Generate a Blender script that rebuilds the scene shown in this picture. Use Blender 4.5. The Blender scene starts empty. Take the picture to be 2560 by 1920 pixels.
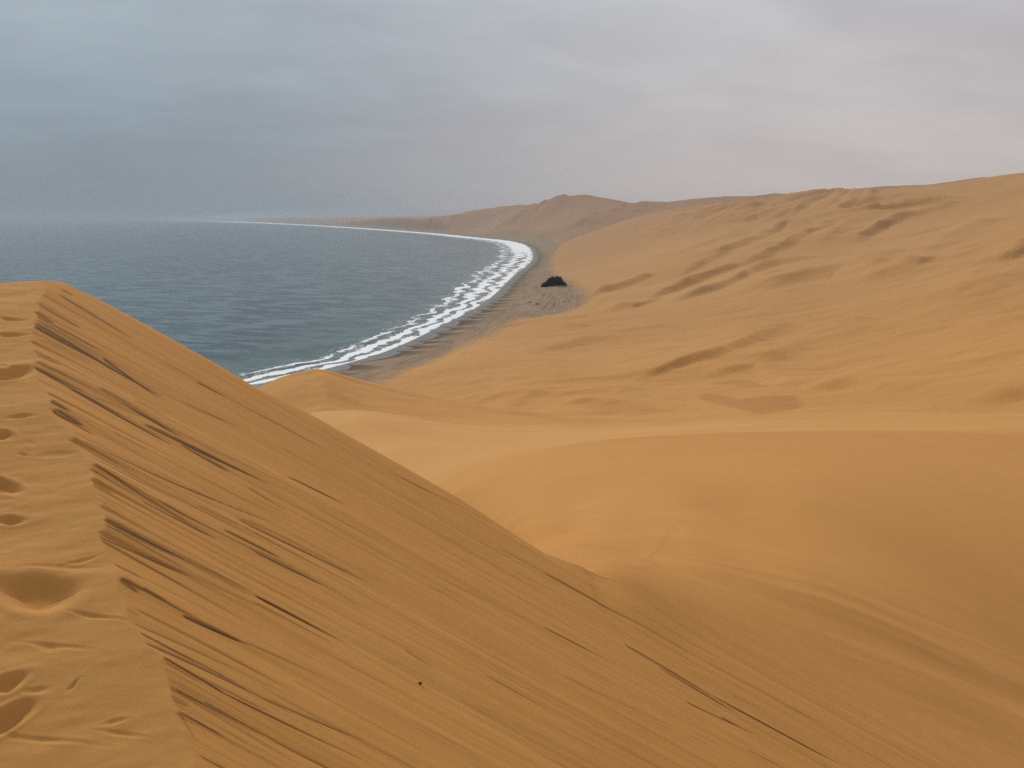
import bpy, math
import numpy as np

# ------------------------------------------------------------------ camera
F = 1920.0                      # focal length in photo pixels (photo 2560 x 1920)
PITCH = math.atan((960 - 548) / F)
CP, SP = math.cos(PITCH), math.sin(PITCH)
SEA = 75.0                      # camera height above the sea; all heights below are relative to the camera


def ray(px, py):
    u = (np.asarray(px, float) - 1280) / F
    v = -(np.asarray(py, float) - 960) / F
    return np.stack([u, CP + v * SP, -SP + v * CP], -1)


def az_e(px, py):
    d = ray(px, py)
    h = np.hypot(d[..., 0], d[..., 1])
    return np.arctan2(d[..., 0], d[..., 1]), -d[..., 2] / h


def sstep(a, b, x):
    t = np.clip((x - a) / (b - a), 0, 1)
    return t * t * (3 - 2 * t)


def smin(a, b, k):
    h = np.clip(0.5 + 0.5 * (b - a) / k, 0, 1)
    return b * (1 - h) + a * h - k * h * (1 - h)


def smax(a, b, k):
    return -smin(-a, -b, k)


# ------------------------------------------------------------------ noise
_rng = np.random.RandomState(7)
_G = _rng.rand(256, 256)


def vnoise(x, y):
    xi = np.floor(x).astype(np.int64); yi = np.floor(y).astype(np.int64)
    fx = x - xi; fy = y - yi
    fx = fx * fx * fx * (fx * (fx * 6 - 15) + 10); fy = fy * fy * fy * (fy * (fy * 6 - 15) + 10)
    x0 = xi & 255; x1 = (xi + 1) & 255; y0 = yi & 255; y1 = (yi + 1) & 255
    a = _G[x0, y0] * (1 - fx) + _G[x1, y0] * fx
    b = _G[x0, y1] * (1 - fx) + _G[x1, y1] * fx
    return (a * (1 - fy) + b * fy) * 2 - 1


def fbm(x, y, o=4, g=0.5):
    s = 0; a = 1.0; t = 0
    for i in range(o):
        s = s + a * vnoise(x + 17.3 * i, y - 9.1 * i); t += a
        x = x * 2.03; y = y * 2.03; a *= g
    return s / t


# ------------------------------------------------------------------ coast line
def sea_pt(px, py, z=-SEA):
    az, e = az_e(px, py)
    d = -z / e
    return (float(d * math.sin(az)), float(d * math.cos(az)))


SHORE = [(-3000, -6000), (-900, -1500), (-480, -350), (-330, -40), (-250, 130), (-190, 245)]
SHORE += [sea_pt(*p) for p in [(636, 966), (730, 942), (820, 922), (900, 900), (960, 882), (1030, 852), (1090, 822), (1150, 792),
                               (1200, 765), (1240, 735), (1265, 708), (1290, 685), (1318, 665), (1332, 650), (1334, 635),
                               (1325, 618), (1300, 606), (1250, 599), (1200, 594.5), (1100, 584), (1000, 576.5), (900, 569.5),
                               (800, 563.5), (700, 558), (600, 553.5), (500, 551), (430, 549.9)]]
SHORE = np.array(SHORE)
BEACH = [(-2800, -6000), (-860, -1500), (-440, -350), (-290, -40), (-215, 130), (-150, 230)]
BEACH += [sea_pt(px, py, -72.4) for px, py in [(760, 985), (860, 955), (940, 925), (1060, 887), (1130, 852), (1200, 818), (1262, 792),
                                               (1330, 786), (1395, 777), (1432, 754), (1420, 728), (1405, 712), (1368, 690), (1352, 668),
                                               (1368, 640), (1385, 624), (1388, 610), (1368, 601), (1300, 592), (1200, 585.5),
                                               (1100, 578.5), (1000, 572), (900, 566), (800, 561), (700, 556.5), (600, 552.8), (500, 550.6), (430, 549.7)]]
BEACH = np.array(BEACH)


def poly_dist(x, y, P):
    """signed distance (positive to the right of the travel direction = inland), arc length at the foot"""
    best = np.full(x.shape, 1e18); sg = np.ones(x.shape); arc = np.zeros(x.shape); s0 = 0.0
    for i in range(len(P) - 1):
        ax, ay = P[i]; bx, by = P[i + 1]
        dx, dy = bx - ax, by - ay; L = math.hypot(dx, dy)
        t = np.clip(((x - ax) * dx + (y - ay) * dy) / (L * L), 0, 1)
        ex = x - ax - t * dx; ey = y - ay - t * dy
        d2 = ex * ex + ey * ey
        m = d2 < best
        best[m] = d2[m]
        cr = dy * ex - dx * ey
        sg[m] = np.sign(cr[m] + 1e-12); arc[m] = (s0 + t * L)[m]
        s0 += L
    return np.sqrt(best) * sg, arc


def smooth_poly(P, n=3):
    for _ in range(n):
        Q = [P[0]]
        for i in range(len(P) - 1):
            Q.append(P[i] * .75 + P[i + 1] * .25); Q.append(P[i] * .25 + P[i + 1] * .75)
        Q.append(P[-1]); P = np.array(Q)
    return P


SHORE = smooth_poly(SHORE, 2)
BEACH = smooth_poly(BEACH, 1)

# ------------------------------------------------------------------ foreground dune
ZS = -1.5                       # height of the crest at the bottom edge of the photo
r0 = ray(470, 1920); P0 = r0 * (ZS / r0[2])
SF, AF = math.radians(30.5), math.radians(86)
NF = np.array([math.sin(SF) * math.sin(AF), math.sin(SF) * math.cos(AF), math.cos(SF)])
CF = NF @ P0


def on_face(px, py):
    d = ray(px, py)
    return d * (CF / (d @ NF))[..., None]


def z_face(x, y):
    return (CF - NF[0] * x - NF[1] * y) / NF[2]


P1 = on_face(np.array(100.), np.array(760.))
# top (windward) surface: contains P0 and P1 and dips gently to the left
cr = P1 - P0; cr /= np.linalg.norm(cr)
left = np.array([-cr[1], cr[0], 0]); left /= np.linalg.norm(left)
left[2] = -math.tan(math.radians(7)); left /= np.linalg.norm(left)
NW = np.cross(cr, left); NW /= np.linalg.norm(NW)
if NW[2] < 0: NW = -NW
CW = NW @ P0


def on_top(px, py):
    d = ray(px, py)
    return d * (CW / (d @ NW))[..., None]


def z_top(x, y):
    return (CW - NW[0] * x - NW[1] * y) / NW[2]


CREST = [(470, 1920), (466, 1892), (452, 1850), (444, 1815), (431, 1778), (420, 1764), (417, 1756), (422, 1750), (413, 1738), (410, 1712), (414, 1706), (410, 1690), (409, 1655), (405, 1650), (385, 1625), (368, 1610),
         (366, 1590), (345, 1572), (330, 1550), (326, 1530), (319, 1513), (316, 1509), (305, 1490), (301, 1466), (311, 1443), (300, 1420),
         (272, 1396), (264, 1380), (252, 1350), (243, 1330), (243, 1322), (258, 1312), (254, 1300), (262, 1290), (249, 1270), (243, 1250), (245, 1240),
         (222, 1205), (214, 1192), (218, 1184), (206, 1166), (220, 1154), (212, 1140), (180, 1118), (168, 1094), (178, 1084), (161, 1073), (150, 1060), (128, 1030),
         (126, 1018), (136, 998), (118, 985), (102, 965), (92, 945), (74, 912), (85, 893), (79, 880), (68, 860), (64, 847), (72, 825), (77, 803),
         (80, 790), (78, 772), (85, 757), (79, 742), (90, 720), (100, 703)]
_c = on_top(np.array([p[0] for p in CREST], float), np.array([p[1] for p in CREST], float))
DS = np.array([math.sin(math.radians(93)), math.cos(math.radians(93))])     # direction of the avalanche streaks
QS = np.array([-DS[1], DS[0]])
QS = QS if QS[1] > 0 else -QS
cq = _c[:, :2] @ QS; ct = _c[:, :2] @ DS
keep = [0]
for i in range(1, len(cq)):
    if cq[i] > cq[keep[-1]] + 0.004: keep.append(i)
cq, ct = cq[keep], ct[keep]
ct = ct.copy(); _qd = np.arange(cq[0], cq[-1], .012); _cd = np.interp(_qd, cq, ct); _tr = np.random.RandomState(4)
_p = 0.0
for _i in range(len(_qd)):
    if _p <= 0: _w = _tr.uniform(.04, .16); _p = _w; _a = _tr.uniform(.0, .035)
    _cd[_i] += _a * (_p / _w - .4); _p -= .012
cq, ct = _qd, _cd
sl = (ct[-1] - ct[0]) / (cq[-1] - cq[0])
cq = np.concatenate([[cq[0] - 60], cq, [cq[-1] + 60]]); ct = np.concatenate([[ct[0] - 60 * sl], ct, [ct[-1] + 60 * sl]])
qs_f = np.linspace(cq[0], cq[-1], 60001)
ct_s = np.interp(qs_f, cq, ct)
ker = np.hanning(901); ker /= ker.sum()
ct_s = np.convolve(np.pad(ct_s, 450, mode='edge'), ker, 'valid')

EDGE = [(-900, 760), (-300, 722), (0, 708), (60, 701), (100, 699), (142, 700), (165, 704), (185, 716), (240, 742), (320, 785), (400, 829), (500, 885), (560, 918), (640, 966), (760, 1024),
        (860, 1080), (960, 1136), (1060, 1192), (1140, 1236), (1230, 1292), (1300, 1336), (1360, 1372), (1420, 1398), (1500, 1428), (1700, 1490), (1900, 1560), (2150, 1680), (2560, 1830), (3000, 1990)]
_ep = np.array(EDGE, float)
_ef = on_face(_ep[:, 0], _ep[:, 1]); _et = on_top(_ep[:, 0], _ep[:, 1])
e_az = az_e(_ep[:, 0], _ep[:, 1])[0]
_rf = np.hypot(_ef[:, 0], _ef[:, 1]); _rt = np.hypot(_et[:, 0], _et[:, 1])
e_r = np.where(_ep[:, 0] < 110, _rt, _rf)
e_r[:3] = np.clip(e_r[:3], 3, 8)
e_r[_ep[:, 0] < 110] += .1

FOOT = [  # footprints and hollows in the top surface: px, py, half width px, half height px, depth m, tilt
    (95, 1478, 150, 52, .075, .0), (25, 1300, 62, 15, .035, -.1), (18, 1712, 75, 24, .035, -.25), (10, 1795, 90, 34, .05, -.35),
    (0, 1212, 60, 24, .05, .15), (5, 1090, 42, 16, .04, 0), (30, 932, 95, 20, .06, -.12), (25, 832, 60, 6, .02, 0),
    (20, 790, 60, 7, .02, .1), (55, 1045, 60, 7, .016, -.1), (185, 1712, 30, 10, .012, -.8), (140, 1620, 120, 9, .008, .1), (240, 1545, 90, 8, .010, .15),
    (150, 1420, 120, 8, .007, 0), (210, 1400, 60, 7, .010, -.3), (120, 1850, 160, 12, .008, .1), (300, 1830, 90, 9, .006, .15), (150, 1130, 90, 9, .008, -.1)]
_r2 = np.random.RandomState(21)
for _i in range(7):
    _y = _r2.uniform(760, 1900); _xm = np.interp(_y, [760, 1000, 1300, 1600, 1900], [60, 110, 230, 350, 450])
    _s = np.interp(_y, [760, 1900], [.35, 1.0])
    FOOT.append((_r2.uniform(0, _xm - 40), _y, 46 * _s * _r2.uniform(.7, 1.5), 13 * _s * _r2.uniform(.7, 1.3), .011 * _r2.uniform(.5, 1.2), _r2.uniform(-.3, .2)))
FOOT_W = []
for px, py, hw, hh, dep, tl in FOOT:
    c = on_top(np.array(float(px)), np.array(float(py)))
    ax = on_top(np.array(px + 1.0), np.array(float(py) + tl)) - c; ay = on_top(np.array(float(px)), np.array(py + 1.0)) - c
    M = np.array([[ax[0] * hw, ay[0] * hh], [ax[1] * hw, ay[1] * hh]])
    FOOT_W.append((c, np.linalg.inv(M), dep))


def fg_height(x, y):
    """foreground dune; returns z, face weight, t (below the crest), q"""
    az = np.arctan2(x, y); r = np.hypot(x, y)
    q = x * QS[0] + y * QS[1]; t = x * DS[0] + y * DS[1]
    tj = np.interp(q, cq, ct); tsm = np.interp(q, qs_f, ct_s)
    below = t - tsm
    w = np.exp(-np.clip(below, 0, 9) / 0.55)
    tc = tsm + (tj - tsm) * w
    # the face starts at the jagged lip and settles into its plane further down
    xs = tc * DS[0] + q * QS[0]; ys = tc * DS[1] + q * QS[1]
    off = z_top(xs, ys) - z_face(xs, ys)
    zf = z_face(x, y) + off * np.exp(-np.clip(below, 0, 99) / 1.2)
    ty = t - tc
    zf = zf + .010 * fbm(t * .35, q * 9, 3) * sstep(0.0, .6, ty) + .045 * fbm(t * .16 + 3, q * .9, 3) * sstep(0., 1.5, ty)
    zt = z_top(x, y)
    zt = zt + .015 * fbm(x * 1.6 + y * .5, y * 4.5 - x * 1.5, 4, .55) + .035 * fbm(x * .7, y * .9, 2)
    for c, Mi, dep in FOOT_W:
        dx = x - c[0]; dy = y - c[1]
        a = Mi[0, 0] * dx + Mi[0, 1] * dy; b = Mi[1, 0] * dx + Mi[1, 1] * dy
        n = vnoise(x * 9, y * 9) * .18
        b = b + .25 * np.sin(a * 2.2 + c[0] * 5)
        rr = np.sqrt(np.abs(a) ** 1.5 + b * b) + n
        wall = np.where(b < 0, .55, .1)
        zt = zt - .62 * dep * (1 - sstep(wall * .6, 1.0, rr)) + dep * .07 * np.exp(-((rr - 1.12) / .2) ** 2)
    z = smin(zt, zf, 0.006)
    rE = np.interp(az, e_az, e_r)
    k = 1 - .8 * sstep(e_az[-8], e_az[-5], az)
    s = r - rE - .02
    rho = .08 + .25 * sstep(float(az_e(1400, 1400)[0]), float(az_e(1760, 1400)[0]), az)
    z = z - k * .95 * (np.sqrt(np.clip(s, -2, None) ** 2 + rho * rho) + s.clip(-2, None)) * .5 * sstep(-2, -.2, s)
    face = sstep(-.004, .004, zt - zf)
    return z, face, ty, q


# ------------------------------------------------------------------ land behind: control points for a thin-plate surface
C = []   # azimuth, distance, z


def cd(px, py, d):
    a, e = az_e(px, py); C.append((float(a), d, float(-e * d)))


def cz(px, py, z):
    a, e = az_e(px, py); C.append((float(a), float(-z / e), z))


def ca(deg, d, z): C.append((math.radians(deg), d, z))


def ridge(pts, after=(1.12, 3.0)):
    for px, py, d in pts:
        cd(px, py, d)
        if after:
            a, e = az_e(px, py); C.append((float(a), d * after[0], float(-e * d) - after[1]))


for p in [(1520, 1428), (1700, 1490), (1900, 1560), (2150, 1680), (2560, 1830)]:
    w = on_face(np.array(float(p[0])), np.array(float(p[1])))
    C.append((math.atan2(w[0], w[1]), math.hypot(w[0], w[1]), float(w[2])))
for px in (1560, 1750, 1950, 2200, 2500, 2750):
    toe = np.interp(px, [1500, 1700, 1900, 2150, 2560, 3000], [1428, 1490, 1560, 1680, 1830, 1990])
    wt = on_face(np.array(float(px)), np.array(float(toe))); at = math.atan2(wt[0], wt[1]); rt_ = math.hypot(wt[0], wt[1])
    for f in (.35, .6, .85):
        r_ = rt_ * f
        C.append((at, r_, float(z_face(r_ * math.sin(at), r_ * math.cos(at))) - {.35: .30, .6: .20, .85: .04}[f]))
for px in (1150, 1300, 1420):
    at = float(az_e(px, 900)[0])
    for r_ in (3, 5, 7.5):
        C.append((at, r_, float(z_face(r_ * math.sin(at), r_ * math.cos(at))) - {1150: (.9, 1.3, 2.3), 1300: (.4, .65, 1.25), 1420: (.12, .28, .72)}[px][(3, 5, 7.5).index(r_)]))
for p in [(1500, 1395, 6.3), (1500, 1360, 8.2), (1500, 1250, 17), (1500, 1160, 30), (1700, 1400, 7.8), (1700, 1250, 15.5), (1700, 1160, 28), (2000, 1430, 10), (2000, 1250, 18.5), (2000, 1150, 32),
          (2300, 1500, 13.5), (2560, 1600, 16), (2560, 1400, 24), (2560, 1250, 36), (2560, 1150, 52), (1420, 1362, 8.5), (1420, 1335, 10.5), (1420, 1308, 13), (1420, 1275, 17), (1500, 1318, 10.3), (1500, 1285, 13), (1600, 1385, 8), (1600, 1325, 10.8), (1600, 1285, 14), (1700, 1345, 10), (1700, 1300, 12.7),
          (1850, 1390, 10), (1850, 1335, 12.7), (1850, 1280, 16), (1300, 1322, 11.5), (1300, 1285, 15.5), (1300, 1250, 20), (1300, 1190, 33), (1150, 1225, 32),
          (960, 1125, 88), (1050, 1165, 75), (860, 1060, 140),
          (1000, 1100, 128), (1200, 1120, 108), (1450, 1100, 105), (2000, 1072, 112), (2560, 1064, 115), (800, 1042, 170)]:
    cd(*p)
ridge([(1150, 1185, 50), (1300, 1143, 50), (1500, 1112, 49), (1700, 1098, 50), (2000, 1089, 55), (2300, 1088, 63), (2560, 1088, 76)], (1.2, 2.8))
ridge([(780, 1034, 190), (900, 1042, 188), (1050, 1055, 185), (1200, 1066, 182), (1350, 1072, 178), (1500, 1069, 174), (1800, 1056, 168), (2100, 1046, 165), (2560, 1038, 160)], (1.1, 4.5))
ridge([(640, 985, 235), (700, 952, 238), (755, 939, 240), (803, 935, 240), (860, 950, 240), (930, 968, 240), (1000, 985, 238), (1100, 1004, 236), (1200, 1020, 232), (1300, 1034, 228), (1413, 1047, 224)], None)
for px, d, z in [(700, 290, -74), (803, 300, -73), (930, 300, -72.0), (1000, 285, -70), (1100, 275, -68), (1200, 270, -66.5), (1300, 262, -65)]:
    a, e = az_e(px, 900); C.append((float(a), d, z))
for p in [(1100, 875, -71.2), (1100, 925, -69.5), (1300, 1000, -63.5), (1200, 950, -68), (1300, 900, -66.5), (1300, 835, -70), (1450, 810, -69), (1500, 900, -65), (1500, 1000, -60.5),
          (1700, 1010, -58.5), (1700, 900, -59), (1850, 960, -56.5), (2000, 1010, -53), (2000, 900, -56), (2560, 1000, -44), (1700, 800, -62), (1500, 800, -68.0), (1500, 720, -66), (1600, 760, -64)]:
    cz(*p)
for p in [(2560, 900, 270), (2560, 800, 340), (2560, 700, 450), (2560, 600, 620), (2560, 500, 900), (2300, 800, 385), (2300, 700, 510), (2300, 600, 720), (2300, 520, 1020),
          (2000, 800, 440), (2000, 700, 585), (2000, 620, 790), (2000, 560, 1060), (1700, 700, 735), (1700, 620, 1000), (1700, 570, 1300), (1500, 650, 1150), (1500, 600, 1400), (1440, 640, 1300)]:
    cd(*p)
ridge([(1387, 617, 1560), (1440, 595, 1620), (1523, 565, 1700), (1620, 540, 1750), (1696, 526, 1780), (1800, 524, 1720), (1930, 520, 1650), (2065, 494, 1560), (2250, 478, 1450), (2445, 461, 1350), (2560, 435, 1260)], (1.25, 42))
ridge([(1120, 541, 5300), (1180, 530, 4900), (1240, 527, 4650), (1310, 524, 4350), (1340, 521, 4150), (1380, 509, 3950), (1420, 500, 3750), (1450, 495, 3650), (1480, 501, 3600), (1520, 507, 3550), (1570, 513, 3450), (1650, 510, 3350), (1700, 503, 3250),
       (1800, 499, 3100), (1900, 494, 3000), (2000, 487, 2850), (2150, 477, 2700), (2300, 462, 2550), (2440, 449, 2450), (2560, 447, 2350)], (1.3, 60))
for p in [(1300, 585, 3300), (1370, 590, 2750), (1400, 575, 2800), (1350, 555, 3350), (1450, 545, 3000), (1250, 560, 4000), (1200, 565, 4500)]:
    cd(*p)
for p in [(1000, 548, 7200), (1060, 546, 6300), (930, 551, 8200), (860, 552, 10500), (760, 546.5, 15000), (650, 546, 22000), (560, 546.5, 32000)]:
    cd(*p)
for dg in (-60, -30, -10, 10, 30, 60): ca(dg, 60000, 10)
for dg in (5, 15, 30): ca(dg, 9000, 10)
# hidden or outside the view
for px in (-100, 150, 400):
    a = float(az_e(px, 900)[0])
    for d, z in ((3, -7), (12, -13), (40, -30), (100, -52), (200, -69), (300, -76), (800, -80), (4000, -85)): C.append((a, d, z))
a = float(az_e(640, 900)[0])
for d, z in ((3, -8), (12, -13), (40, -26), (100, -44), (160, -54)): C.append((a, d, z))
a = float(az_e(900, 900)[0])
for d, z in ((3, -8), (12, -12), (30, -18)): C.append((a, d, z))
for dg, L in ((60, ((3, -5), (12, -10), (50, -16), (200, -22), (700, 20), (2000, 60), (10000, 10))),
              (110, ((3, -4.5), (12, -9), (50, -16), (200, -22), (1000, 20), (10000, 10))),
              (-60, ((3, -5), (12, -9), (50, -24), (200, -70), (1000, -80), (10000, -90))),
              (-110, ((3, -5), (12, -8), (50, -20), (200, -60), (1000, -80), (10000, -90))),
              (180, ((3, -5), (12, -7), (50, -10), (200, -15), (1000, -10), (10000, 0))),
              (-180, ((3, -5), (12, -7), (50, -10), (200, -15), (1000, -10), (10000, 0)))):
    for d, z in L: ca(dg, d, z)
C = np.array(C)
KA = 1.9
CX = np.stack([C[:, 0] * KA, np.log(C[:, 1])], -1); CE = C[:, 2] / C[:, 1]


def _k(d2): return 0.5 * d2 * np.log(d2 + 1e-12)


_n = len(CX)
_A = np.zeros((_n + 3, _n + 3))
_d2 = ((CX[:, None] - CX[None]) ** 2).sum(-1)
_A[:_n, :_n] = _k(_d2) + np.eye(_n) * 2e-5
_A[:_n, _n] = 1; _A[:_n, _n + 1:] = CX; _A[_n, :_n] = 1; _A[_n + 1:, :_n] = CX.T
_W = np.linalg.solve(_A, np.concatenate([CE, np.zeros(3)]))


def tps(az, r):
    X = az * KA; Y = np.log(r)
    out = _W[_n] + _W[_n + 1] * X + _W[_n + 2] * Y
    for i in range(_n):
        d2 = (X - CX[i, 0]) ** 2 + (Y - CX[i, 1]) ** 2
        out = out + _W[i] * _k(d2)
    return out * r


RD = np.array([.62, .78])


def tps_hit(px, py, d0, d1):
    az, e = az_e(px, py)
    r_ = np.exp(np.linspace(math.log(d0), math.log(d1), 1500))
    k = int(np.argmax(tps(az + r_ * 0, r_) > -e * r_))
    return np.array([r_[k] * math.sin(az), r_[k] * math.cos(az)])


_b0 = tps_hit(1750, 1460, 5, 40); _b1 = tps_hit(2450, 1720, 5, 40)
BD = _b1 - _b0; BD = BD / np.hypot(*BD)


def off_band(x, y): return (x - _b0[0]) * BD[1] - (y - _b0[1]) * BD[0]


def land(x, y, detail=True, feats=None):
    az = np.arctan2(x, y); r = np.hypot(x, y)
    z = tps(az, r)
    z = np.where(z > 60, 60 + 70 * np.tanh((z - 60) / 70), z)
    D, arc = poly_dist(x, y, SHORE)
    D2, _ = poly_dist(x, y, BEACH)
    if detail:
        # wind-built undulations growing with the scale of the dunes
        k = sstep(150, 600, r) * sstep(20, 250, D2)
        z = z + k * (5.5 * fbm((x * RD[0] + y * RD[1]) / 420 + 3, (x * RD[1] - y * RD[0]) / 150, 3) + 2.4 * fbm(x / 150 + y / 400, y / 240 - x / 500, 4) + 1.3 * fbm(x / 40 + y / 90, y / 75, 3))
        k = sstep(330, 600, r) * (1 - sstep(1500, 1900, r)) * sstep(120, 320, D2)
        a_, b_ = x * RD[0] + y * RD[1], x * RD[1] - y * RD[0]
        n_ = np.abs(fbm(a_ / 420 + 5 + .25 * vnoise(x / 90, y / 90), b_ / 120 + .35 * vnoise(x / 140, y / 140), 4, .45))
        z = z + k * 11.0 * np.clip(1 - n_ * 3.2, 0, 1) ** 1.3 * sstep(-.8, .1, vnoise(x / 260 + 9, y / 260))
        k = sstep(190, 280, r) * (1 - sstep(500, 700, r)) * sstep(10, 60, D2)
        z = z + k * 1.1 * (1 - 2.2 * np.abs(fbm(x / 75 + 2, y / 28, 4, .5)))
        kf = sstep(1900, 3000, r) * sstep(60, 500, D2)
        z = z + 15 * np.exp(-((x - 323) ** 2 + (y - 3640) ** 2) / 230 ** 2)
        z = z + kf * (14 - 8 * np.exp(-((x - 320) ** 2 + (y - 3630) ** 2) / 500 ** 2)) * (1 - 2 * np.abs(fbm(x / 330 + y / 800, y / 420 - x / 900, 5, .55)))
        # flowing wind bands near the foot of the foreground face
        k = sstep(5.5, 9, r) * (1 - sstep(15, 30, r)) * sstep(.08, .25, az) * sstep(0, 1, 1 - np.abs(off_band(x, y)) / 4.5)
        z = z + k * .058 * fbm((x * BD[0] + y * BD[1]) * .10, (x * BD[1] - y * BD[0]) * 1.5, 3, .5)
        z = z + sstep(25, 60, r) * (1 - sstep(200, 300, r)) * .35 * fbm(x / 30, y / 14, 3)
        kk = np.exp(-((D2 - 14) / 22) ** 2) * (1 - sstep(1200, 1800, r))
        z = z + kk * 1.0 * np.clip(fbm(x / 9, y / 13, 3), -.2, 1)
    if feats is not None:
        z = z + feats
    zb = -SEA + np.clip(D * .045, -6, 2.4) + (.16 * fbm(x / 8, y / 8, 3) * sstep(18, 40, D) if detail else 0)
    w = sstep(0, 34, D2 + (4 * fbm(x / 30, y / 30, 2) if detail else 0)) * sstep(2, 20, D)
    z = zb * (1 - w) + np.maximum(z, zb) * w
    return z, D, D2, arc


def hit(px, py, d0=15, d1=9000):
    az, e = az_e(px, py)
    rr = np.exp(np.linspace(math.log(d0), math.log(d1), 1400))
    zz = land(rr * math.sin(az), rr * math.cos(az), False)[0]
    i = np.argmax(zz > -e * rr)
    return rr[i] * math.sin(az), rr[i] * math.cos(az), rr[i]


# ridges and scars of the dunes beyond: (pixel polyline, height m, width to the sea side, width to the lee side, start distance)
FEATS = [
    ([(640, 990, 232), (700, 955, 237), (755, 941, 240), (803, 937, 240), (860, 950, 240), (930, 968, 240), (1000, 985, 238), (1100, 1004, 236), (1200, 1020, 232), (1300, 1034, 228), (1420, 1050, 224), (1560, 1060, 220)], 1.0, 30, 6),
    ([(803, 937, 240), (815, 960, 231), (822, 985, 222), (812, 1010, 212), (790, 1035, 204)], 1.8, 7, 9),
    ([(700, 1030, 192), (780, 1034, 190), (900, 1042, 188), (1050, 1055, 185), (1200, 1066, 182), (1350, 1072, 178), (1500, 1069, 174), (1800, 1056, 168), (2100, 1046, 165), (2560, 1038, 160), (2800, 1038, 160)], 1.0, 22, 9),
    ([(1050, 1210, 51), (1150, 1187, 50), (1300, 1143, 50), (1500, 1112, 49), (1700, 1098, 50), (2000, 1089, 55), (2300, 1088, 63), (2560, 1088, 76), (2800, 1088, 84)], .12, 8, 5),
    ([(1600, 775), (1643, 745), (1700, 723), (1774, 697), (1826, 684), (1878, 658), (1904, 643), (1947, 619), (1990, 601), (2034, 584), (2080, 560)], 6.0, 48, 13),
    ([(1678, 710), (1695, 693), (1760, 658), (1787, 647), (1826, 623), (1860, 610), (1912, 582), (1947, 567), (1990, 562), (2030, 570)], 6.0, 48, 13),
    ([(2056, 606), (2090, 580), (2155, 541), (2208, 522)], 6.5, 55, 36),
    ([(2120, 606), (2138, 593), (2180, 572), (2221, 554), (2242, 545), (2290, 532), (2338, 519), (2381, 506), (2440, 490)], 6.5, 40, 17),
    ([(1843, 740), (1921, 721), (1991, 697), (2051, 680), (2112, 667), (2160, 666), (2208, 671), (2300, 680)], 4.5, 50, 34),
    ([(1652, 766), (1730, 745), (1790, 728), (1834, 714), (1878, 684), (1921, 660), (1991, 649), (2038, 641), (2080, 640)], 4.8, 32, 12),
    ([(1840, 712), (1852, 704), (1869, 697), (1912, 697), (1930, 702)], 2.6, 14, 9),
    ([(2222, 655), (2242, 645), (2277, 641), (2316, 654), (2336, 660)], 3.4, 30, 18),
    ([(2170, 668), (2230, 664), (2290, 664), (2330, 660)], 3.0, 20, 10),
    ([(1440, 502), (1390, 515), (1332, 530), (1290, 550), (1250, 572)], 24, 260, 150), ([(1560, 520), (1500, 540), (1430, 575)], 16, 200, 120), ([(1180, 533), (1120, 550), (1060, 568)], 14, 260, 160),
    ([(2470, 664), (2503, 649), (2560, 615), (2640, 580)], 5, 45, 15),
    ([(1843, 562), (1870, 552), (1895, 545), (1940, 542), (1977, 541)], 4, 50, 24),
    ([(1560, 602), (1600, 593), (1660, 583), (1730, 573), (1800, 545), (1860, 520)], 5, 70, 50),
    ([(1640, 655), (1700, 640), (1780, 610), (1850, 575)], 3.5, 50, 26),
    ([(2240, 590), (2290, 575), (2340, 560), (2400, 545)], 3, 40, 24),
    ([(1480, 742), (1512, 752), (1530, 768), (1560, 779)], 1.0, 22, 14),
    ([(1425, 758), (1440, 755), (1480, 742), (1523, 726), (1580, 708), (1640, 690)], 3.2, 24, 8),
    ([(1405, 817), (1422, 816), (1435, 812), (1448, 814), (1462, 824)], 1.6, 8, 3.5),
    ([(1155, 887), (1163, 884), (1172, 885), (1176, 888)], .9, 4, 2),
    ([(1054, 913), (1062, 908), (1072, 910)], .9, 4, 2), ([(1000, 947), (1012, 939), (1022, 940)], .9, 4, 2),
    ([(1170, 956), (1200, 956), (1240, 946)], .6, 6, 3), ([(1080, 868), (1090, 863), (1096, 853)], .5, 4, 2.5),
    ([(975, 925), (1000, 908), (1040, 894), (1075, 882)], .9, 7, 3), ([(990, 935), (1010, 920), (1040, 914)], .7, 5, 2.5),
    ([(1580, 960), (1680, 922), (1760, 897), (1848, 867), (1930, 829), (1989, 805)], 3.6, 30, 9),
    ([(1865, 912), (1968, 868), (2065, 824), (2150, 790)], 3.0, 30, 22),
    ([(1760, 945), (1830, 925), (1908, 914), (1950, 940), (1990, 978)], 1.6, 12, 7),
    ([(1984, 982), (2050, 973), (2120, 970), (2282, 979), (2430, 987), (2600, 992)], 2.6, 22, 11),
    ([(1480, 742), (1512, 752), (1530, 768), (1560, 779), (1604, 775)], 3.0, 26, 8),
    ([(1400, 772), (1440, 756), (1480, 742), (1523, 726), (1580, 708), (1640, 690)], 3.6, 30, 9),
    ([(1300, 880), (1400, 870), (1500, 842), (1600, 828), (1700, 815)], 1.8, 30, 20),
    ([(1290, 872), (1330, 895), (1380, 928), (1420, 940)], .9, 9, 6),
    ([(1180, 838), (1260, 815), (1340, 800), (1420, 796), (1500, 792)], 1.6, 18, 10),
    ([(1180, 1000), (1300, 985), (1450, 985), (1560, 975), (1620, 985)], 1.5, 12, 9),
    ([(1380, 1020), (1480, 1008), (1560, 1020), (1640, 1040)], 1.4, 8, 6),
    ([(1820, 1080), (2100, 1060), (2400, 1050), (2600, 1048)], .5, 12, 8),
    ([(2300, 640), (2360, 600), (2440, 560), (2520, 540)], 4.5, 50, 26),
    ([(2300, 760), (2420, 730), (2560, 700)], 3, 50, 40),
]
FEAT_W = []
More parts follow.
